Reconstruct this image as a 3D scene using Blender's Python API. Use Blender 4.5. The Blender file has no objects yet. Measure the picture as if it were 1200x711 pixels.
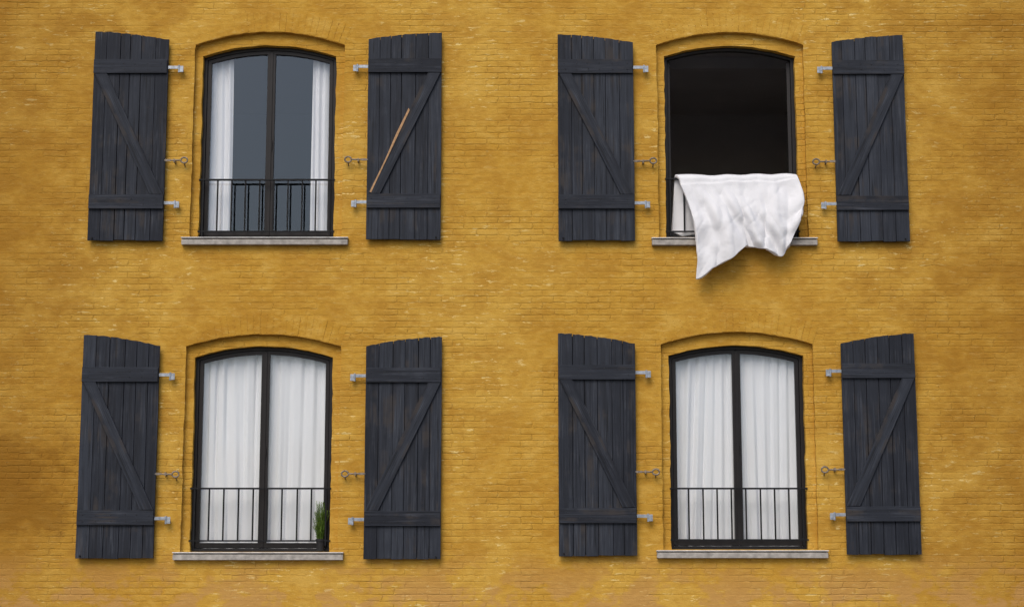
import bpy, math, random
from mathutils import noise, Vector, Matrix
R=random.Random(7)
scene=bpy.context.scene
scene.view_settings.view_transform='Standard'
scene.view_settings.look='None'
scene.view_settings.exposure=0

# ---------------------------------------------------------------- node helpers
def newmat(name):
    m=bpy.data.materials.new(name); m.use_nodes=True
    nt=m.node_tree; nt.nodes.clear()
    out=nt.nodes.new('ShaderNodeOutputMaterial')
    return m,nt,out
def N(nt,t,**kw):
    n=nt.nodes.new(t)
    for k,v in kw.items(): setattr(n,k,v)
    return n
def L(nt,a,b): nt.links.new(a,b)
def ramp(nt,src,stops):
    r=N(nt,'ShaderNodeValToRGB'); e=r.color_ramp.elements
    while len(e)<len(stops): e.new(0.5)
    for i,(p,c) in enumerate(stops):
        e[i].position=p; e[i].color=c if len(c)==4 else (*c,1)
    L(nt,src,r.inputs[0]); return r.outputs[0]
def g(v): return (v,v,v,1)
def nz(nt,vec,scale,detail=4,rough=.55,dist=0,dim='3D'):
    n=N(nt,'ShaderNodeTexNoise',noise_dimensions=dim); n.inputs['Scale'].default_value=scale
    n.inputs['Detail'].default_value=detail; n.inputs['Roughness'].default_value=rough
    n.inputs['Distortion'].default_value=dist
    if vec is not None: L(nt,vec,n.inputs['Vector'])
    return n.outputs['Fac']
def nz2(nt,vec,scale,detail=4,rough=.55,dist=0): return nz(nt,vec,scale,detail,rough,dist,'2D')
def mapping(nt,vec,scale=(1,1,1),loc=(0,0,0)):
    m=N(nt,'ShaderNodeMapping'); m.inputs['Scale'].default_value=scale; m.inputs['Location'].default_value=loc
    L(nt,vec,m.inputs['Vector']); return m.outputs[0]
def mix(nt,f,a,b,mode='MIX'):
    m=N(nt,'ShaderNodeMix',data_type='RGBA',blend_type=mode)
    for sock,v in ((m.inputs[0],f),(m.inputs[6],a),(m.inputs[7],b)):
        if isinstance(v,bpy.types.NodeSocket): L(nt,v,sock)
        elif isinstance(v,(int,float)) : sock.default_value=v if sock.type=='VALUE' else g(v)
        else: sock.default_value=v if len(v)==4 else (*v,1)
    return m.outputs[2]
def math_(nt,op,a,b=0.0,c=0.0):
    m=N(nt,'ShaderNodeMath',operation=op)
    for i,v in enumerate((a,b,c)):
        if isinstance(v,bpy.types.NodeSocket): L(nt,v,m.inputs[i])
        else: m.inputs[i].default_value=v
    return m.outputs[0]
def mrange(nt,v,a,b,c,d):
    n=N(nt,'ShaderNodeMapRange'); L(nt,v,n.inputs[0])
    for i,x in enumerate((a,b,c,d)): n.inputs[i+1].default_value=x
    return n.outputs[0]
def bsdf(nt,out,col=None,rough=.6,spec=.5,bumph=None,bdist=.005,bstr=1,metal=0):
    p=N(nt,'ShaderNodeBsdfPrincipled')
    if col is not None:
        if isinstance(col,bpy.types.NodeSocket): L(nt,col,p.inputs['Base Color'])
        else: p.inputs['Base Color'].default_value=(*col,1)
    if isinstance(rough,bpy.types.NodeSocket): L(nt,rough,p.inputs['Roughness'])
    else: p.inputs['Roughness'].default_value=rough
    p.inputs['Specular IOR Level'].default_value=spec
    p.inputs['Metallic'].default_value=metal
    if bumph is not None:
        b=N(nt,'ShaderNodeBump'); b.inputs['Distance'].default_value=bdist; b.inputs['Strength'].default_value=bstr
        L(nt,bumph,b.inputs['Height']); L(nt,b.outputs[0],p.inputs['Normal'])
    L(nt,p.outputs[0],out.inputs[0]); return p
def objvec(nt):
    return N(nt,'ShaderNodeTexCoord').outputs['Object']

# ---------------------------------------------------------------- materials
def wall_material(name,bricks=True):
    m,nt,out=newmat(name)
    v=objvec(nt)
    sep=N(nt,'ShaderNodeSeparateXYZ'); L(nt,v,sep.inputs[0])
    xy=math_(nt,'ADD',sep.outputs[0],sep.outputs[1])
    cmb=N(nt,'ShaderNodeCombineXYZ'); L(nt,xy,cmb.inputs[0]); L(nt,sep.outputs[2],cmb.inputs[1])
    p2=cmb.outputs[0]
    big=nz2(nt,p2,.6,3,.6)
    med=nz2(nt,mapping(nt,p2,(1,1.5,1),(3,1,0)),2.0,5,.66)
    h1=nz2(nt,mapping(nt,p2,(9,17,1)),1.0,3,.62)
    h2=nz2(nt,p2,75,1,.6)
    if bricks:
        wn=N(nt,'ShaderNodeTexNoise',noise_dimensions='2D'); wn.inputs['Scale'].default_value=6; wn.inputs['Detail'].default_value=3
        wn.inputs['Roughness'].default_value=.75
        L(nt,p2,wn.inputs['Vector'])
        sub=N(nt,'ShaderNodeVectorMath',operation='MULTIPLY_ADD'); L(nt,wn.outputs['Color'],sub.inputs[0])
        sub.inputs[1].default_value=(.06,.026,0); L(nt,p2,sub.inputs[2])
        bt=N(nt,'ShaderNodeTexBrick'); L(nt,sub.outputs[0],bt.inputs['Vector'])
        bt.inputs['Scale'].default_value=1
        bt.inputs['Brick Width'].default_value=.24; bt.inputs['Row Height'].default_value=.0667
        bt.inputs['Mortar Size'].default_value=.011; bt.inputs['Mortar Smooth'].default_value=1.0
        bt.inputs['Color1'].default_value=g(0); bt.inputs['Color2'].default_value=g(1); bt.inputs['Mortar'].default_value=g(.5)
        mortar=bt.outputs['Fac']; perbrick=bt.outputs['Color']
        # thick old paint hides the joints in places
        vis=ramp(nt,nz2(nt,mapping(nt,p2,(1,1.5,1),(11,3,0)),1.5,2),[(.36,g(.10)),(.66,g(1))])
        mortar=math_(nt,'MULTIPLY',mortar,vis)
    c=mix(nt,ramp(nt,big,[(.36,g(0)),(.64,g(1))]),(.505,.270,.034),(.575,.335,.055))
    c=mix(nt,ramp(nt,med,[(.44,g(0)),(.62,g(.62))]),c,(.41,.200,.024))
    c=mix(nt,ramp(nt,med,[(.26,g(.7)),(.42,g(0))]),c,(.62,.38,.080))
    c=mix(nt,ramp(nt,h1,[(.50,g(0)),(.70,g(.28))]),c,(.66,.42,.10))
    c=mix(nt,ramp(nt,h1,[(.30,g(.26)),(.46,g(0))]),c,(.36,.175,.022))
    c=mix(nt,ramp(nt,h2,[(.35,g(.14)),(.6,g(0))]),c,(.33,.16,.02))
    if bricks:
        c=mix(nt,math_(nt,'MULTIPLY',perbrick,.09),c,(.66,.42,.10))
        c=mix(nt,math_(nt,'MULTIPLY',mortar,.26),c,(.33,.165,.022))
    # pale flakes where the paint has worn off brick arrises
    fl=nz2(nt,mapping(nt,p2,(6,27,1),(1,5,0)),1.0,4,.72,.3)
    fm=math_(nt,'MULTIPLY',ramp(nt,fl,[(.635,g(0)),(.665,g(1))]),ramp(nt,big,[(.45,g(.15)),(.60,g(.8))]))
    c=mix(nt,fm,c,(.78,.60,.24))
    c=mix(nt,ramp(nt,fl,[(.27,g(.5)),(.32,g(0))]),c,(.40,.15,.02))
    # vignette darkening painted into the colour towards both ends of the facade, one stained area low on the left, flaking at the base
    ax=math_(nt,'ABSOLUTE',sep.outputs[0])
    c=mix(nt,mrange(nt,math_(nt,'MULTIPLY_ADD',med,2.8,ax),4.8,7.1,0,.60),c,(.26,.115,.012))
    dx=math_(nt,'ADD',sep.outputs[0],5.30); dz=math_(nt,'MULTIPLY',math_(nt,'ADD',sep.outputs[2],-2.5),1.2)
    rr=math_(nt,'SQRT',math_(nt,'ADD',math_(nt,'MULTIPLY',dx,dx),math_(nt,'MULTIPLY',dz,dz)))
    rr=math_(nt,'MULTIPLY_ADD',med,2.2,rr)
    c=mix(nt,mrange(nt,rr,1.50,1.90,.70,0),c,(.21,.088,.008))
    low=math_(nt,'MULTIPLY',mrange(nt,sep.outputs[2],1.35,1.85,1,0),ramp(nt,med,[(.46,g(0)),(.54,g(.6))]))
    c=mix(nt,low,c,(.50,.28,.10))
    h=math_(nt,'MULTIPLY_ADD',h2,.14,math_(nt,'MULTIPLY',h1,.75))
    if bricks:
        h=math_(nt,'SUBTRACT',h,math_(nt,'MULTIPLY',mortar,.50))
        h=math_(nt,'MULTIPLY_ADD',perbrick,.15,h)
    bsdf(nt,out,c,.85,.12,h,.0085,1.0)
    return m
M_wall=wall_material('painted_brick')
M_wall2=wall_material('painted_brick_arch',False)

def shutter_mat(name,along):
    m,nt,out=newmat(name); v=objvec(nt)
    s=(60,60,1.8) if along=='z' else (1.8,60,60)
    gr=nz(nt,mapping(nt,v,s),1.0,4,.68,.5)
    s2=(18,18,.8) if along=='z' else (.8,18,18)
    gr2=nz(nt,mapping(nt,v,s2,(4,4,4)),1.0,3,.6)
    t=N(nt,'ShaderNodeAttribute',attribute_name='tone').outputs['Fac']
    c=mix(nt,t,(.015,.0175,.025),(.031,.036,.048))
    wear=nz(nt,v,3.2,3,.6)
    c=mix(nt,math_(nt,'MULTIPLY',ramp(nt,gr,[(.48,g(0)),(.66,g(.75))]),ramp(nt,wear,[(.38,g(.15)),(.62,g(1))])),c,(.070,.077,.094))
    c=mix(nt,ramp(nt,gr,[(.34,g(.8)),(.43,g(0))]),c,(.006,.007,.009))
    c=mix(nt,ramp(nt,gr2,[(.5,g(0)),(.66,g(.6))]),c,(.011,.012,.016))
    wm=math_(nt,'MULTIPLY',ramp(nt,wear,[(.52,g(0)),(.66,g(.7))]),ramp(nt,gr2,[(.48,g(0)),(.56,g(1))]))
    c=mix(nt,wm,c,(.050,.042,.038))
    bsdf(nt,out,c,ramp(nt,gr,[(.3,g(.6)),(.7,g(.8))]),.2,gr,.0025,1)
    return m
M_plank=shutter_mat('weathered_slate_plank','z')
M_batt=shutter_mat('weathered_slate_batten','x')

def simple(name,col,rough=.5,spec=.5,metal=0,nscale=12,var=.25,bd=.001):
    m,nt,out=newmat(name); v=objvec(nt)
    n=nz(nt,v,nscale,3,.6)
    c=mix(nt,ramp(nt,n,[(.3,g(0)),(.7,g(1))]),tuple(x*(1-var) for x in col),tuple(min(1,x*(1+var)) for x in col))
    bsdf(nt,out,c,rough,spec,nz(nt,v,nscale*5,1) if bd else None,bd,.6,metal)
    return m
M_gap=simple('shadow_board',(.006,.007,.009),.9,.1)
M_frame=simple('dark_brown_frame',(.011,.009,.009),.45,.3,0,6,.2,.0004)
M_rail=simple('black_iron',(.009,.009,.010),.6,.2,0,30,.3)
M_galv=simple('galvanised_steel',(.33,.36,.40),.5,.5,.55,25,.3)
M_rust=simple('rusty_steel',(.22,.18,.14),.6,.4,.3,30,.45)
M_bolt=simple('bolt_head',(.02,.02,.024),.5,.4,.2,30)
M_wood=simple('bare_split_wood',(.42,.25,.13),.75,.2,0,30,.3)
M_sill=simple('concrete_sill',(.36,.335,.305),.85,.2,0,14,.3,.003)
M_sillcap=simple('sill_cap_zinc',(.56,.55,.53),.6,.3,0,9,.25)
M_room=simple('room_plaster',(.50,.49,.50),.9,.2,0,1.2,.08,0)
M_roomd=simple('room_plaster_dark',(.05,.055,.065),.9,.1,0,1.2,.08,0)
M_floor=simple('room_floor',(.16,.11,.07),.6,.3)
M_door=simple('inner_door',(.50,.48,.45),.6,.3,0,1,.05,0)
M_pot=simple('pot_plastic',(.015,.014,.014),.5,.4)
M_soil=simple('potting_soil',(.03,.02,.012),.95,.1)
M_asph=simple('asphalt',(.05,.05,.052),.9,.2,0,20,.3,.004)
M_pave=simple('paving_stone',(.24,.23,.22),.85,.2,0,4,.2,.004)
M_kerb=simple('kerb_granite',(.30,.29,.28),.8,.3,0,30,.3,.003)
M_ground=simple('ground_gravel',(.17,.15,.12),.95,.1,0,3,.3,.01)
M_tile=simple('roof_tile',(.22,.07,.035),.8,.3,0,6,.3,.01)
M_paint=simple('road_paint',(.75,.75,.73),.7,.3,0,15,.1)

def cloth_mat(name,col,transl,bump_scale,bd):
    m,nt,out=newmat(name); v=objvec(nt)
    d=N(nt,'ShaderNodeBsdfDiffuse'); t=N(nt,'ShaderNodeBsdfTranslucent')
    c=mix(nt,nz(nt,v,3,2),tuple(x*.97 for x in col),col)
    L(nt,c,d.inputs[0]); L(nt,c,t.inputs[0])
    b=N(nt,'ShaderNodeBump'); b.inputs['Distance'].default_value=bd
    L(nt,nz(nt,v,bump_scale,3,.6),b.inputs['Height']); L(nt,b.outputs[0],d.inputs['Normal'])
    mx=N(nt,'ShaderNodeMixShader'); mx.inputs[0].default_value=transl
    L(nt,d.outputs[0],mx.inputs[1]); L(nt,t.outputs[0],mx.inputs[2]); L(nt,mx.outputs[0],out.inputs[0])
    return m
M_duvet=cloth_mat('white_cotton',(.82,.82,.84),.12,8,.010)
M_curt=cloth_mat('curtain_fabric',(.84,.83,.86),.12,30,.001)

def glass_mat():
    # thin double glazing: same behaviour from either side (Schlick on |N.I|)
    m,nt,out=newmat('window_glass'); v=objvec(nt)
    tr=N(nt,'ShaderNodeBsdfTransparent'); tr.inputs[0].default_value=(.97,.985,.98,1)
    gl=N(nt,'ShaderNodeBsdfGlossy'); gl.inputs['Roughness'].default_value=.01
    gl.inputs[0].default_value=(.76,.88,1,1)
    geo=N(nt,'ShaderNodeNewGeometry')
    dt=N(nt,'ShaderNodeVectorMath',operation='DOT_PRODUCT'); L(nt,geo.outputs['Normal'],dt.inputs[0]); L(nt,geo.outputs['Incoming'],dt.inputs[1])
    k=math_(nt,'SUBTRACT',1.0,math_(nt,'ABSOLUTE',dt.outputs['Value']))
    f=math_(nt,'MULTIPLY_ADD',math_(nt,'POWER',k,5.0),.9,.080)
    b=N(nt,'ShaderNodeBump'); b.inputs['Distance'].default_value=.004; L(nt,nz(nt,v,1.6,1),b.inputs['Height'])
    L(nt,b.outputs[0],gl.inputs['Normal'])
    mx=N(nt,'ShaderNodeMixShader'); L(nt,f,mx.inputs[0]); L(nt,tr.outputs[0],mx.inputs[1]); L(nt,gl.outputs[0],mx.inputs[2])
    L(nt,mx.outputs[0],out.inputs[0]); return m
M_glass=glass_mat()
def leaf_mat():
    m,nt,out=newmat('herb_leaf')
    t=N(nt,'ShaderNodeAttribute',attribute_name='tone').outputs['Fac']
    c=mix(nt,t,(.06,.12,.014),(.28,.40,.07))
    bsdf(nt,out,c,.55,.3); return m
M_leaf=leaf_mat()

# ---------------------------------------------------------------- mesh builder
class MB:
    def __init__(s): s.v=[];s.f=[];s.m=[];s.t=[];s.mats=[];s.xf=None
    def mi(s,mat):
        if mat not in s.mats: s.mats.append(mat)
        return s.mats.index(mat)
    def add(s,vs,fs,mat,tone=.5):
        o=len(s.v)
        if s.xf: vs=[s.xf(Vector(p)) for p in vs]
        s.v+= [tuple(p) for p in vs]; k=s.mi(mat)
        for f in fs: s.f.append([i+o for i in f]); s.m.append(k); s.t.append(tone)
    def box(s,x0,x1,y0,y1,z0,z1,mat,tone=.5):
        s.add([(x0,y0,z0),(x1,y0,z0),(x1,y1,z0),(x0,y1,z0),(x0,y0,z1),(x1,y0,z1),(x1,y1,z1),(x0,y1,z1)],
              [(0,3,2,1),(4,5,6,7),(0,1,5,4),(1,2,6,5),(2,3,7,6),(3,0,4,7)],mat,tone)
    def prism(s,pts,y0,y1,mat,tone=.5):
        n=len(pts)
        vs=[(x,y0,z) for x,z in pts]+[(x,y1,z) for x,z in pts]
        fs=[tuple(range(n)),tuple(range(2*n-1,n-1,-1))]+[(i,i+n,(i+1)%n+n,(i+1)%n) for i in range(n)]
        s.add(vs,fs,mat,tone)
    def tube(s,path,r,mat,n=8,tone=.5,cap=True):
        path=[Vector(p) for p in path]; vs=[];fs=[]
        for i,p in enumerate(path):
            a=path[max(0,i-1)];b=path[min(len(path)-1,i+1)]
            d=(b-a).normalized(); up=Vector((0,0,1)) if abs(d.z)<.9 else Vector((0,1,0))
            u=d.cross(up).normalized(); w=d.cross(u)
            rr=r[i] if isinstance(r,(list,tuple)) else r
            for k in range(n):
                an=2*math.pi*k/n; vs.append(p+u*math.cos(an)*rr+w*math.sin(an)*rr)
        for i in range(len(path)-1):
            for k in range(n):
                fs.append((i*n+k,i*n+(k+1)%n,(i+1)*n+(k+1)%n,(i+1)*n+k))
        if cap: fs.append(tuple(range(n))); fs.append(tuple(range(len(vs)-1,len(vs)-n-1,-1)))
        s.add(vs,fs,mat,tone)
    def obj(s,name,parent=None,bevel=0,smooth=False,fixn=True):
        me=bpy.data.meshes.new(name); me.from_pydata(s.v,[],s.f)
        for m in s.mats: me.materials.append(m)
        me.polygons.foreach_set('material_index',s.m)
        at=me.attributes.new('tone','FLOAT','FACE'); at.data.foreach_set('value',s.t)
        if smooth: me.polygons.foreach_set('use_smooth',[True]*len(me.polygons))
        me.update()
        if fixn:
            import bmesh
            bm=bmesh.new(); bm.from_mesh(me); bmesh.ops.recalc_face_normals(bm,faces=bm.faces); bm.to_mesh(me); bm.free()
        o=bpy.data.objects.new(name,me); scene.collection.objects.link(o)
        if parent: o.parent=parent
        if bevel:
            b=o.modifiers.new('b','BEVEL'); b.width=bevel; b.segments=2; b.limit_method='ANGLE'; b.angle_limit=math.radians(40)
        return o
def empty(name,loc=(0,0,0)):
    e=bpy.data.objects.new(name,None); scene.collection.objects.link(e); e.location=loc; return e

# ---------------------------------------------------------------- house data (metres)
WIN=[dict(o=(-3.465,-1.83,5.17,7.31,7.46),i=(-3.385,-1.925,7.20,7.325),sill=(-3.54,-1.76,5.08,5.148),kind='half'),
     dict(o=(1.58,3.185,5.17,7.31,7.455),i=(1.665,3.10,7.20,7.32),sill=(1.50,3.27,5.075,5.143),kind='open'),
     dict(o=(-3.465,-1.82,1.83,3.99,4.12),i=(-3.38,-1.91,3.88,4.0),sill=(-3.53,-1.76,1.745,1.813),kind='full'),
     dict(o=(1.58,3.20,1.855,4.01,4.145),i=(1.67,3.105,3.90,4.01),sill=(1.51,3.29,1.765,1.833),kind='full')]
def archf(x0,x1,sp,cr):
    xc=(x0+x1)/2;hw=(x1-x0)/2
    return lambda x: cr-(cr-sp)*((x-xc)/hw)**2
house=empty('brick_house')

wall=MB()
HX=11.0; ZT=9.6; ZM=4.62
def zsamples(a,b):
    n=max(2,int((b-a)/.0667)); return [a+(b-a)*k/n for k in range(n+1)]
def jit(x,z,a=.007): return noise.noise(Vector((x*3.1,z*9.0,1.7)))*a*1.6
for wi,w in enumerate(WIN):
    x0,x1,zb,sp,cr=w['o']; f=archf(x0,x1,sp,cr)
    Lj=[(x0+jit(x0,z),z) for z in zsamples(zb,sp)]
    Rj=[(x1+jit(x1,z),z) for z in zsamples(zb,sp)]
    xs=[x0+(x1-x0)*k/28 for k in range(29)]
    T=[(x,f(x)+jit(x*3,5.0,.004)) for x in xs]; T[0]=Lj[-1]; T[-1]=Rj[-1]
    w['L'],w['R'],w['T']=Lj,Rj,T
    ix0,ix1,isp,icr=w['i']; fi=archf(ix0,ix1,isp,icr)
    n=len(Lj)-1
    w['iL']=[(ix0+jit(ix0+9,zb+(isp-zb)*k/n),zb+(isp-zb)*k/n) for k in range(n+1)]
    w['iR']=[(ix1+jit(ix1+9,zb+(isp-zb)*k/n),zb+(isp-zb)*k/n) for k in range(n+1)]
    ixs=[ix0+(ix1-ix0)*k/28 for k in range(29)]
    w['iT']=[(x,fi(x)+jit(x*3,9.0,.004)) for x in ixs]; w['iT'][0]=w['iL'][-1]; w['iT'][-1]=w['iR'][-1]
    w['fi']=fi
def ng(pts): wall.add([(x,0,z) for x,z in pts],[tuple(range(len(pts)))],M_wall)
def rowwall(z0,z1,A,B):
    def left_edge(w): return [(w['L'][0][0],z0)]+w['L']+[(w['L'][-1][0],z1)]
    def right_edge(w): return [(w['R'][0][0],z0)]+w['R']+[(w['R'][-1][0],z1)]
    ng([(-HX,z0)]+left_edge(A)+[(-HX,z1)])
    ng(right_edge(A)[::1]+left_edge(B)[::-1])
    ng(right_edge(B)+[(HX,z1),(HX,z0)])
    for w in (A,B):
        ng([(w['L'][0][0],z0),(w['R'][0][0],z0),w['R'][0],w['L'][0]])
        T=w['T']
        for a,b in zip(T[:-1],T[1:]): ng([a,b,(b[0],z1),(a[0],z1)])
rowwall(ZM,ZT,WIN[0],WIN[1]); rowwall(0,ZM,WIN[2],WIN[3])
for w in WIN:
    O=w['L']+w['T'][1:-1]+w['R'][::-1]; I=w['iL']+w['iT'][1:-1]+w['iR'][::-1]
    n=len(O); d1=.060; d2=.17
    vs=[(x,0,z) for x,z in O]+[(x,d1,z) for x,z in O]+[(x,d1,z) for x,z in I]+[(x,d2,z) for x,z in I]
    fs=[]
    for r in range(3):
        fs+=[(r*n+k,r*n+k+1,(r+1)*n+k+1,(r+1)*n+k) for k in range(n-1)]
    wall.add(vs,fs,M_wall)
    x0,x1,zb,sp,cr=w['o']; hw=(x1-x0)/2; sag=cr-sp; rad=(hw*hw+sag*sag)/(2*sag); cz=cr-rad; xc=(x0+x1)/2
    amax=math.asin(hw/rad); nb=25
    for k in range(nb):
        a0=-amax+2*amax*k/nb+.0022; a1=-amax+2*amax*(k+1)/nb-.0022
        ri=rad+.004; ro=rad+.225+R.uniform(-.008,.008); pr=.0015+R.uniform(0,.0035)
        P=[(xc+math.sin(a)*r_,cz+math.cos(a)*r_) for a,r_ in ((a0,ri),(a1,ri),(a1,ro),(a0,ro))]
        wall.prism(P,-pr,.02,M_wall2)
BD=9.0
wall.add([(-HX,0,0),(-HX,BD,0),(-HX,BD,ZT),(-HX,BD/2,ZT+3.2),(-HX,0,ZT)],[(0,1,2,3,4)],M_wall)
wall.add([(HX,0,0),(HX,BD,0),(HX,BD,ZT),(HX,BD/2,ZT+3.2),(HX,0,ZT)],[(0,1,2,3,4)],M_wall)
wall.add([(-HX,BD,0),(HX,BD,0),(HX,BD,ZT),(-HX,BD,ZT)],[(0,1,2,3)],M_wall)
wobj=wall.obj('walls',house,fixn=False)
roof=MB()
for s_ in (0,1):
    ya,yb=(-.35,BD/2) if s_==0 else (BD+.35,BD/2)
    sl=3.2/(BD/2); za=ZT-.35*sl+.05
    roof.add([(-HX-.3,ya,za),(HX+.3,ya,za),(HX+.3,yb,ZT+3.25),(-HX-.3,yb,ZT+3.25),
              (-HX-.3,ya,za+.1),(HX+.3,ya,za+.1),(HX+.3,yb,ZT+3.35),(-HX-.3,yb,ZT+3.35)],
             [(0,3,2,1),(4,5,6,7),(0,1,5,4),(1,2,6,5),(2,3,7,6),(3,0,4,7)],M_tile)
roof.obj('roof',house)

# ---------------------------------------------------------------- windows
def frame_strip(mb,xa,xb,zb,ft,w,wb,y0,y1,mat,glass=None,wt=None,n=12):
    wt=wt or w
    O=[(xa,zb),(xb,zb)]+[(xb+(xa-xb)*k/n,ft(xb+(xa-xb)*k/n)) for k in range(n+1)]
    a,b=xa+w,xb-w
    I=[(a,zb+wb),(b,zb+wb)]+[(b+(a-b)*k/n,ft(b+(a-b)*k/n)-wt) for k in range(n+1)]
    m=len(O)
    vs=[(x,y0,z) for x,z in O]+[(x,y0,z) for x,z in I]+[(x,y1,z) for x,z in I]+[(x,y1,z) for x,z in O]
    fs=[]
    for r in range(4):
        q=(r+1)%4
        fs+=[(r*m+k,r*m+(k+1)%m,q*m+(k+1)%m,q*m+k) for k in range(m)]
    mb.add(vs,fs,mat)
    if glass: glass.add([(x,(y0+y1)/2,z) for x,z in I],[tuple(range(m))],M_glass)
for w in WIN:
    x0,x1,isp,icr=w['i']; zb=w['o'][2]; f=w['fi']; xc=(x0+x1)/2+.01
    win=empty('arched_window'); win.parent=house
    fr=MB(); gl=MB()
    frame_strip(fr,x0-.01,x1+.01,zb-.01,lambda x:f(x)+.012,.048,.045,.135,.20,M_frame,n=24)
    lf=lambda x:f(x)-.038
    if w['kind']!='open':
        frame_strip(fr,x0+.042,xc-.004,zb+.04,lf,.040,.055,.147,.192,M_frame,gl)
        frame_strip(fr,xc+.004,x1-.042,zb+.04,lf,.040,.055,.147,.192,M_frame,gl)
        fr.box(xc-.016,xc+.016,.138,.15,zb+.045,f(xc)-.05,M_frame)
        fr.tube([(xc+.022,.135,zb+1.0),(xc+.022,.135,zb+1.1)],.006,M_frame)
    else:
        for side,(hx,ang) in enumerate(((x0+.05,math.radians(86)),(x1-.05,math.radians(-100)))):
            Mx=Matrix.Translation((hx,.2,0))@Matrix.Rotation(ang,4,'Z')@Matrix.Translation((-hx,-.2,0))
            fr.xf=gl.xf=(lambda p,Mx=Mx:Mx@p)
            if side==0: frame_strip(fr,x0+.05,xc-.004,zb+.04,lf,.045,.06,.175,.22,M_frame,gl)
            else: frame_strip(fr,xc+.004,x1-.05,zb+.04,lf,.045,.06,.175,.22,M_frame,gl)
        fr.xf=gl.xf=None
    fr.obj('frame',win,bevel=.004)
    gl.obj('glass',win,fixn=False)
    sl=MB(); a,b,z0,z1=w['sill']
    sl.add([(a,-.062,z0),(b,-.062,z0),(b,.0-.001,z0),(a,-.001,z0),(a,-.062,z1-.012),(b,-.062,z1-.012),(b,-.001,z1),(a,-.001,z1)],
           [(0,3,2,1),(4,5,6,7),(0,1,5,4),(1,2,6,5),(2,3,7,6),(3,0,4,7)],M_sill)
    sl.box(w['o'][0]+.002,w['o'][1]-.002,0.001,.15,zb-.06,zb-.004,M_sillcap)
    sl.box(a-.006,b+.006,-.07,.0-.003,z1+.001,z1+.013,M_sillcap)
    sl.obj('window_sill',win,bevel=.004)
    rm=MB(); ra,rb,rz0,rz1,ry=x0-.6,x1+.6,zb-.5,icr+.35,4.2
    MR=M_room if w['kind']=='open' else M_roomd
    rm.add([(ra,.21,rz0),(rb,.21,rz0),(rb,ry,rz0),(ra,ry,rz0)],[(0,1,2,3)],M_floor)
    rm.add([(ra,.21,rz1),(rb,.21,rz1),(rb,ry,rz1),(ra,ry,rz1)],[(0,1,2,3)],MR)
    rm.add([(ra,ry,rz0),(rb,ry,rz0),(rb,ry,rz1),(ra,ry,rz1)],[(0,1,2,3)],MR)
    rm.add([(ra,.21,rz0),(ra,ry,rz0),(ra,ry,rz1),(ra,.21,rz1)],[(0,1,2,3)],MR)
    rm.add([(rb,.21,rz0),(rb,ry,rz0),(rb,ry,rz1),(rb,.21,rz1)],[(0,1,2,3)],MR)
    if w['kind']=='open':
        rm.box(rb-1.25,rb-.35,ry-.05,ry-.003,rz0+.01,rz0+2.1,M_door)
        rm.box(ra+.4,rb-.4,1.6,1.72,rz1-.14,rz1-.003,M_room)
    rm.obj('room',win,fixn=False)

# ---------------------------------------------------------------- railings
def railing(x0,x1,zb,zt,nb,seed):
    r=random.Random(seed); mb=MB(); y=.06
    mb.box(x0,x1,y-.012,y+.012,zt-.009,zt+.009,M_rail)
    mb.box(x0,x1,y-.010,y+.010,zb-.008,zb+.008,M_rail)
    for k in range(nb):
        x=x0+.05+(x1-x0-.1)*k/(nb-1)+r.uniform(-.004,.004)
        mb.box(x-.008,x+.008,y-.008,y+.008,zb-.05 if k in(0,nb-1) else zb,zt-.004,M_rail)
    mb.obj('window_railing',None,bevel=.0015)
railing(-3.392,-1.918,5.245,5.815,10,1)
railing(1.658,3.108,5.245,5.825,10,2)
railing(-3.39,-1.905,1.945,2.49,10,3)
railing(1.662,3.112,1.955,2.49,10,4)

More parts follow.
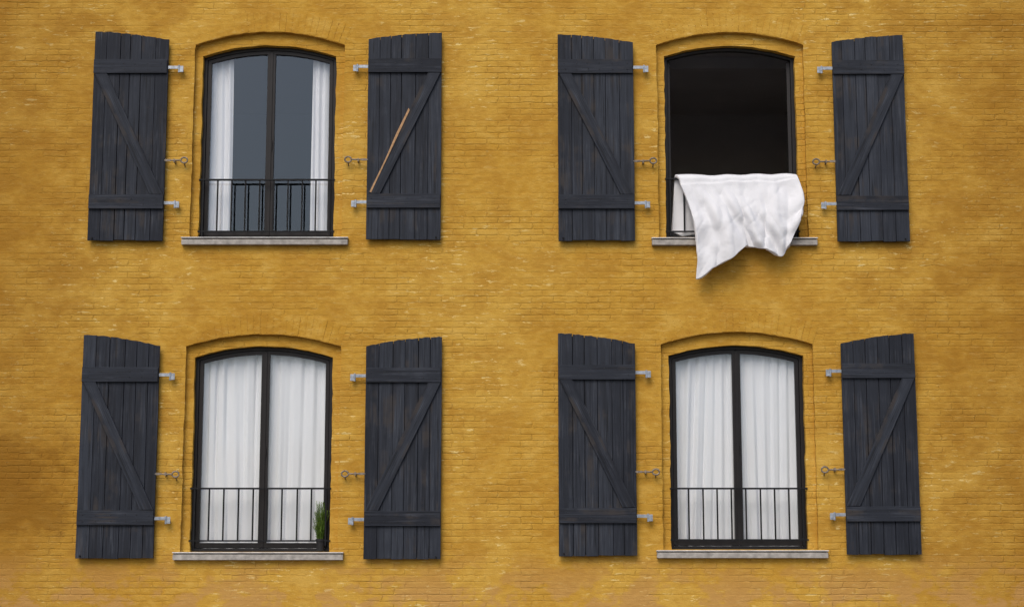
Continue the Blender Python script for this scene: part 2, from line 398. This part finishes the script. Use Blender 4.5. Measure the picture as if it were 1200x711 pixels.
# ---------------------------------------------------------------- shutters
def shutter(x0,x1,zb,zto,zti,left,seed,splinter=False):
    r=random.Random(seed); mb=MB(); W=x1-x0
    def top(x):
        t=(x-x0)/W if left else (x1-x)/W      # 0 outer .. 1 inner
        return zto-(zto-zti)*t**1.7
    n=6; cuts=[0]
    ws=[r.uniform(.8,1.2) for _ in range(n)]; tot=sum(ws)
    for a in ws: cuts.append(cuts[-1]+a/tot)
    for k in range(n):
        ga,gb=r.uniform(.0015,.0035),r.uniform(.0015,.0035)
        a=x0+W*cuts[k]+(ga if k else 0); b=x0+W*cuts[k+1]-(gb if k<n-1 else 0)
        yf=-.07+r.uniform(-.002,.002); zz=zb+r.uniform(-.004,.006)
        tone=r.random()
        tp=[]
        for q in range(5):
            xx=b+(a-b)*q/4; tp.append((xx,top(xx)+r.uniform(-.006,.003)))
        e=[(b+r.uniform(-.0012,.0012),zz+(zto-.15-zz)*q/6) for q in range(1,6)]
        e2=[(a+r.uniform(-.0012,.0012),zz+(zto-.15-zz)*q/6) for q in range(5,0,-1)]
        mb.prism([(a,zz+r.uniform(0,.005)),(b,zz+r.uniform(0,.005))]+e+tp+e2,yf,yf+.026,M_plank,tone)
    mb.prism([(x0+.012,zb+.014),(x1-.012,zb+.014),(x1-.012,top(x1)-.016),((x0+x1)/2,top((x0+x1)/2)-.02),(x0+.012,top(x0)-.016)],-.040,-.032,M_gap)
    for (za,zc) in ((.342,.497),(1.845,2.0)):
        j=r.uniform(-.004,.004)
        mb.box(x0+.004+r.uniform(-.004,.006),x1-.004+r.uniform(-.006,.004),-.096+r.uniform(-.002,.002),-.068,zb+za+j,zb+zc+j,M_batt,r.random()*.7)
        for k in range(n):
            xm=x0+W*(cuts[k]+cuts[k+1])/2
            for q in (.3,.7):
                zq=zb+za+(zc-za)*q+r.uniform(-.008,.008); xq=xm+r.uniform(-.01,.01)
                mb.tube([(xq,-.094,zq),(xq,-.1005,zq)],.0055,M_bolt,8)
    t0,t1=zb+1.84,zb+.502; wh=.135
    if left: P=[(x0+.012,t0),(x0+.012+wh,t0),(x1-.012,t1),(x1-.012-wh,t1)]
    else: P=[(x1-.012,t0),(x1-.012-wh,t0),(x0+.012,t1),(x0+.012+wh,t1)]
    tn=r.random()*.7
    ang=math.atan2(t0-t1,(P[0][0]-P[3][0]))
    cx=sum(p[0] for p in P)/4; cz_=sum(p[1] for p in P)/4
    root=empty('window_shutter',(0,0,0))
    mb.obj('boards',root,bevel=.002)
    br=MB(); ca,sa=math.cos(-ang),math.sin(-ang)
    loc=[]
    for px,pz in P:
        dx,dz_=px-cx,pz-cz_; loc.append((dx*ca-dz_*sa,dx*sa+dz_*ca))
    br.prism(loc,-.094,-.069,M_batt,tn)
    bo=br.obj('brace',root,bevel=.002); bo.location=(cx,0,cz_); bo.rotation_euler=(0,-ang,0)
    hw=MB(); sg=1 if left else -1; xe=x1 if left else x0
    for hz in (.41,1.915):
        z=zb+hz
        hw.box(*sorted((xe-sg*.02,xe+sg*.165)),-.066,-.058,z-.014,z+.020,M_galv)
        hw.box(*sorted((xe+sg*.118,xe+sg*.165)),-.068,-.054,z-.05,z-.014,M_galv)
        hw.tube([(xe+sg*.118,-.062,z-.055),(xe+sg*.118,-.062,z+.028)],.011,M_galv,10)
        hw.tube([(xe+sg*.14,-.06,z-.005),(xe+sg*.14,.01,z-.005)],.012,M_galv,10)
    z=zb+.88+r.uniform(-.01,.01); tl=r.uniform(-.006,.006)
    hw.tube([(xe-sg*.01,-.064,z),(xe+sg*.17,-.064,z+tl)],.009,M_rust,8)
    hw.box(*sorted((xe+sg*.0,xe+sg*.06)),-.075,-.068,z-.012,z+.012,M_rust)
    cx2=xe+sg*.205
    ring=[(cx2+.036*math.cos(2*math.pi*k/16),-.064,z+tl+.030*math.sin(2*math.pi*k/16)) for k in range(17)]
    hw.tube(ring,.0095,M_rust,8,cap=False)
    hw.tube([(cx2,-.064,z+tl-.03),(cx2,.01,z+tl-.055)],.007,M_rust,8)
    hw.box(*sorted((xe+sg*.09,xe+sg*.105)),-.07,.0,z-.018,z+.018,M_rust)
    for q in (.25,2.05): hw.box((x0+x1)/2-.02,(x0+x1)/2+.02,-.033,.004,zb+q-.02,zb+q+.02,M_bolt)
    xo=x0+.05 if left else x1-.05
    hw.tube([(xo,-.07,zb+.03),(xo,-.084,zb+.03),(xo,-.09,zb+.012)],.008,M_bolt,8)
    hw.obj('ironwork',root,bevel=.0015)
    if splinter:
        sp=MB()
        A=[(-1.118,6.575),(-1.106,6.55),(-1.36,5.98),(-1.512,5.64),(-1.53,5.648),(-1.372,5.99),(-1.25,6.29)]
        sp.prism(A,-.099,-.091,M_wood); sp.obj('split_wood',root)
S=[(-4.545,-3.74,5.12,7.44,7.35,1),(-1.563,-.765,5.13,7.43,7.36,0),(.498,1.318,5.12,7.41,7.32,1),(3.485,4.26,5.11,7.40,7.325,0),
   (-4.54,-3.73,1.76,4.105,3.985,1),(-1.545,-.743,1.75,4.085,3.985,0),(.488,1.303,1.785,4.12,4.01,1),(3.484,4.26,1.80,4.12,4.01,0)]
for k,a in enumerate(S): shutter(*a,seed=40+k,splinter=(k==1))

# ---------------------------------------------------------------- curtains
def curtain(xa,xb,z0,z1,y,period,amp,seed,flare=0):
    nx=int((xb-xa)/.008)+2; nzz=26; vs=[];fs=[]
    so=seed*3.3
    for j in range(nzz):
        tz=j/(nzz-1); z=z0+(z1-z0)*tz
        for i in range(nx):
            t=i/(nx-1); x=xa+(xb-xa)*t
            ph=2*math.pi*(x/period+.7*noise.noise(Vector((x*2.2,so,z*.15)))*2)
            a=amp*(.25+1.5*abs(noise.noise(Vector((x*3.0,so+4,z*.3)))))
            yy=y+a*math.sin(ph)+.3*a*math.sin(2.3*ph+1.2+z*.6)+.02*noise.noise(Vector((x*1.2,so,z*.8)))
            xx=x+a*.35*math.cos(ph)+flare*(1-tz)*t
            vs.append((xx,yy,z))
    for j in range(nzz-1):
        for i in range(nx-1):
            k=j*nx+i; fs.append((k,k+1,k+nx+1,k+nx))
    mb=MB(); mb.add(vs,fs,M_curt)
    return mb.obj('window_curtain',None,smooth=True,fixn=False)
curtain(-3.42,-3.085,5.1,7.6,.25,.09,.020,1,flare=.02)
curtain(-2.20,-1.90,5.1,7.6,.25,.085,.020,2)
for xa,xb,z0,sd in ((-3.43,-2.64,1.8,3),(-2.66,-1.86,1.8,4),(1.62,2.40,1.82,5),(2.38,3.16,1.82,6)):
    curtain(xa,xb,z0-.02,z0+2.5,.245,.12,.022,sd)

# ---------------------------------------------------------------- duvet hung over the railing
def interp(tab,s):
    for (a,*A),(b,*B) in zip(tab[:-1],tab[1:]):
        if s<=b:
            t=(s-a)/(b-a); t=t*t*(3-2*t)*.5+t*.5
            return [p+(q-p)*t for p,q in zip(A,B)]
    return list(tab[-1][1:])
def sst(a,b,x):
    t=max(0,min(1,(x-a)/(b-a))); return t*t*(3-2*t)
BOT=[(0,1.955,4.69),(.06,2.01,4.705),(.16,2.14,4.80),(.30,2.35,4.92),(.42,2.49,5.035),(.50,2.59,5.04),(.62,2.71,4.995),(.74,2.82,4.945),(.80,2.865,4.925),(.88,2.94,5.03),(.95,3.02,5.20),(1,3.075,5.33)]
INB=[(0,1.73,5.26),(.12,1.84,5.2),(.5,2.4,5.3),(1,2.95,5.3)]
NX,NF,NB_=130,100,30
def ridge(v,w=.10): return math.exp(-(v/w)**2)
vs=[];fs=[]
for j in range(-NB_,NF+1):
    for i in range(NX+1):
        s=i/NX
        tx=1.765+(3.07-1.765)*s
        ztop=5.855+.030*noise.noise(Vector((s*5,3,0)))
        if j<=0:
            t=-j/NB_; bx,bz=interp(INB,s)
            x=tx+(bx-tx)*t; z=ztop+(bz-ztop)*t; y=.095+.03*t
            y+= .02*math.sin(s*26+1)*t
            if t<.12:
                k=t/.12; y=.06+(.035)*math.sin(k*math.pi/2); z=ztop-(1-math.cos(k*math.pi/2))*.03-(ztop-bz)*t*.3
        else:
            t=j/NF; bx,bz=interp(BOT,s)
            x=tx+(bx-tx)*t; z=ztop+(bz-ztop)*t
            x+= .085*math.sin(math.pi*t)*(1-s)**2 + .050*math.sin(math.pi*t)*s**3
            k=min(1,t/.10)
            if t<.1: z=ztop-(1-math.cos(k*math.pi/2))*.035-(ztop-bz)*t*.3
            y=.06-.090*math.sin(k*math.pi/2)-.145*sst(.03,.6,t)
            wq=noise.noise(Vector((s*1.8,t*1.1,2)))
            f1=math.sin(2*math.pi*(s*2.6-t*.45+wq*.9)+.6)
            f2=math.sin(2*math.pi*(s*6.0-t*1.3+wq*1.8)+2)
            f3=noise.noise(Vector((s*6-t*2.4,t*1.6+s,5)))
            dp=sst(0,.5,t)*(.55+.45*t)
            y-=dp*(.052*f1+.014*f2*(.5+.5*f1)+.050*f3)
            cs=.47-.07*(1-t); cd=(s-cs)/.04
            y+=.075*math.exp(-cd*cd)*sst(.02,.5,t)
            cs=.20+.14*(1-t)**1.5; cd=(s-cs)/.035; y+=.038*math.exp(-cd*cd)*sst(.15,.6,t)
            cs=.62+.05*math.sin(t*4); cd=(s-cs)/.03; y+=.026*math.exp(-cd*cd)*sst(.1,.7,t)
            cd=(s-.84-.06*(1-t))/.035; y+=.034*math.exp(-cd*cd)*t
            wr=noise.noise(Vector((x*2.6+z*1.6,z*1.4-x*.6,4)))
            wr2=noise.noise(Vector((x*5-z*2,z*2.6+x*1,9)))
            am=sst(.03,.2,t)
            y+=am*(.010*ridge(wr,.12)+.005*ridge(wr2,.14))
            y-=am*(.026*noise.noise(Vector((x*5,z*4,3)))+.006*noise.noise(Vector((x*12,z*9,7))))
            y-=.012*noise.noise(Vector((s*20,t*4,8)))*sst(0,.1,t)*(1-t)
            x+=.012*f3*dp; z+=(.018*noise.noise(Vector((s*9,t*2,11)))+.006*noise.noise(Vector((s*25,2,11))))*t
            lim=-.030-.075*(1-sst(5.2,5.6,z))
            d=lim-y
            y=lim-(.5*(d+math.sqrt(d*d+.0006))) if t>.1 else y
        vs.append((x,y,z))
w_=NX+1; rows=NB_+NF+1
for j in range(rows-1):
    for i in range(NX): 
        k=j*w_+i; fs.append((k,k+1,k+w_+1,k+w_))
dv=MB(); dv.add(vs,fs,M_duvet); duv=dv.obj('white_duvet',None,smooth=True,fixn=False)
sm=duv.modifiers.new('s','SOLIDIFY'); sm.thickness=.038; sm.offset=0
ss=duv.modifiers.new('ss','SUBSURF'); ss.levels=1; ss.render_levels=1

# ---------------------------------------------------------------- potted plant
pp=empty('potted_plant'); px,py,pz=-2.01,.085,1.838
pot=MB()
pot.tube([(px,py,pz),(px,py,pz+.10),(px,py,pz+.102),(px,py,pz+.125)],[.038,.047,.054,.055],M_pot,20)
pot.tube([(px,py,pz+.126),(px,py,pz+.128)],[.050,.048],M_soil,16)
pot.obj('pot',pp,smooth=False)
lv=MB(); rr=random.Random(5)
for k in range(95):
    a=rr.uniform(0,6.28); r0=rr.uniform(0,.04); lean=rr.uniform(0,.085); h=rr.uniform(.12,.30) if k%3 else rr.uniform(.28,.40)
    if h>.3: lean*=.5
    bx,by=px+math.cos(a)*r0,py+math.sin(a)*r0*.8
    path=[(bx+math.cos(a)*lean*(t/5)**1.3,by+math.sin(a)*lean*.5*(t/5)**1.3,pz+.12+h*t/5) for t in range(6)]
    lv.tube(path,[.002]*6,M_leaf,4,.2)
    for q in range(20):
        t=.08+.92*q/19; i=min(4,int(t*5)); fr_=t*5-i
        p=Vector(path[i]).lerp(Vector(path[i+1]),fr_); b=rr.uniform(0,6.28); ln=rr.uniform(.018,.034)
        d=Vector((math.cos(b),math.sin(b),rr.uniform(.3,1.0))).normalized(); e=d.cross(Vector((0,0,1))).normalized()*.005
        q1=p+d*ln*.5
        lv.add([p,q1+e,p+d*ln,q1-e],[(0,1,2,3)],M_leaf,rr.random()*(.5+.5*t))
lv.obj('foliage',pp,fixn=False)

# ---------------------------------------------------------------- ground, pavement, road
gd=MB(); gd.add([(-400,-400,-.154),(400,-400,-.154),(400,400,-.154),(-400,400,-.154)],[(0,1,2,3)],M_ground); gd.obj('ground',fixn=False)
pv=MB(); pv.box(-60,60,-2.6,-.0,-.16,0,M_pave); pv.obj('pavement')
kb=MB(); kb.box(-60,60,-2.75,-2.603,-.16,.004,M_kerb); kb.obj('kerb',bevel=.01)
rd=MB(); rd.add([(-60,-16,-.15),(60,-16,-.15),(60,-2.75,-.15),(-60,-2.75,-.15)],[(0,1,2,3)],M_asph); rd.obj('road',fixn=False)
mk=MB()
for k in range(-12,12): mk.add([(k*5,-9.45,-.146),(k*5+2,-9.45,-.146),(k*5+2,-9.33,-.146),(k*5,-9.33,-.146)],[(0,1,2,3)],M_paint)
mk.obj('road_marking',fixn=False)
p2=MB(); p2.box(-60,60,-22,-16.15,-.16,0,M_pave); p2.obj('pavement')
k2=MB(); k2.box(-60,60,-16.147,-16.0,-.16,.004,M_kerb); k2.obj('kerb',bevel=.01)

# ---------------------------------------------------------------- light
W=bpy.data.worlds.new('World'); scene.world=W; W.use_nodes=True
nt=W.node_tree; bg=nt.nodes['Background']
sky=nt.nodes.new('ShaderNodeTexSky'); sky.sky_type='NISHITA'; sky.sun_disc=False
EL,RO=math.radians(48),math.radians(200)
sky.sun_elevation=EL; sky.sun_rotation=RO; sky.dust_density=3.0; sky.air_density=1.0; sky.ozone_density=1.0
nt.links.new(sky.outputs[0],bg.inputs[0]); bg.inputs[1].default_value=.15
sd=Vector((math.sin(RO)*math.cos(EL),math.cos(RO)*math.cos(EL),math.sin(EL)))
ld=bpy.data.lights.new('sun','SUN'); ld.energy=1.5; ld.angle=math.radians(34); ld.color=(1,.96,.90)
lo=bpy.data.objects.new('sun',ld); scene.collection.objects.link(lo)
lo.rotation_euler=sd.to_track_quat('Z','Y').to_euler(); lo.location=sd*30

# ---------------------------------------------------------------- camera
cam=bpy.data.cameras.new('camera'); co=bpy.data.objects.new('camera',cam); scene.collection.objects.link(co)
co.location=(0,-18,1.6); co.rotation_euler=(math.radians(99),0,0)
cam.lens=60; cam.sensor_width=36; cam.clip_end=2000
scene.camera=co
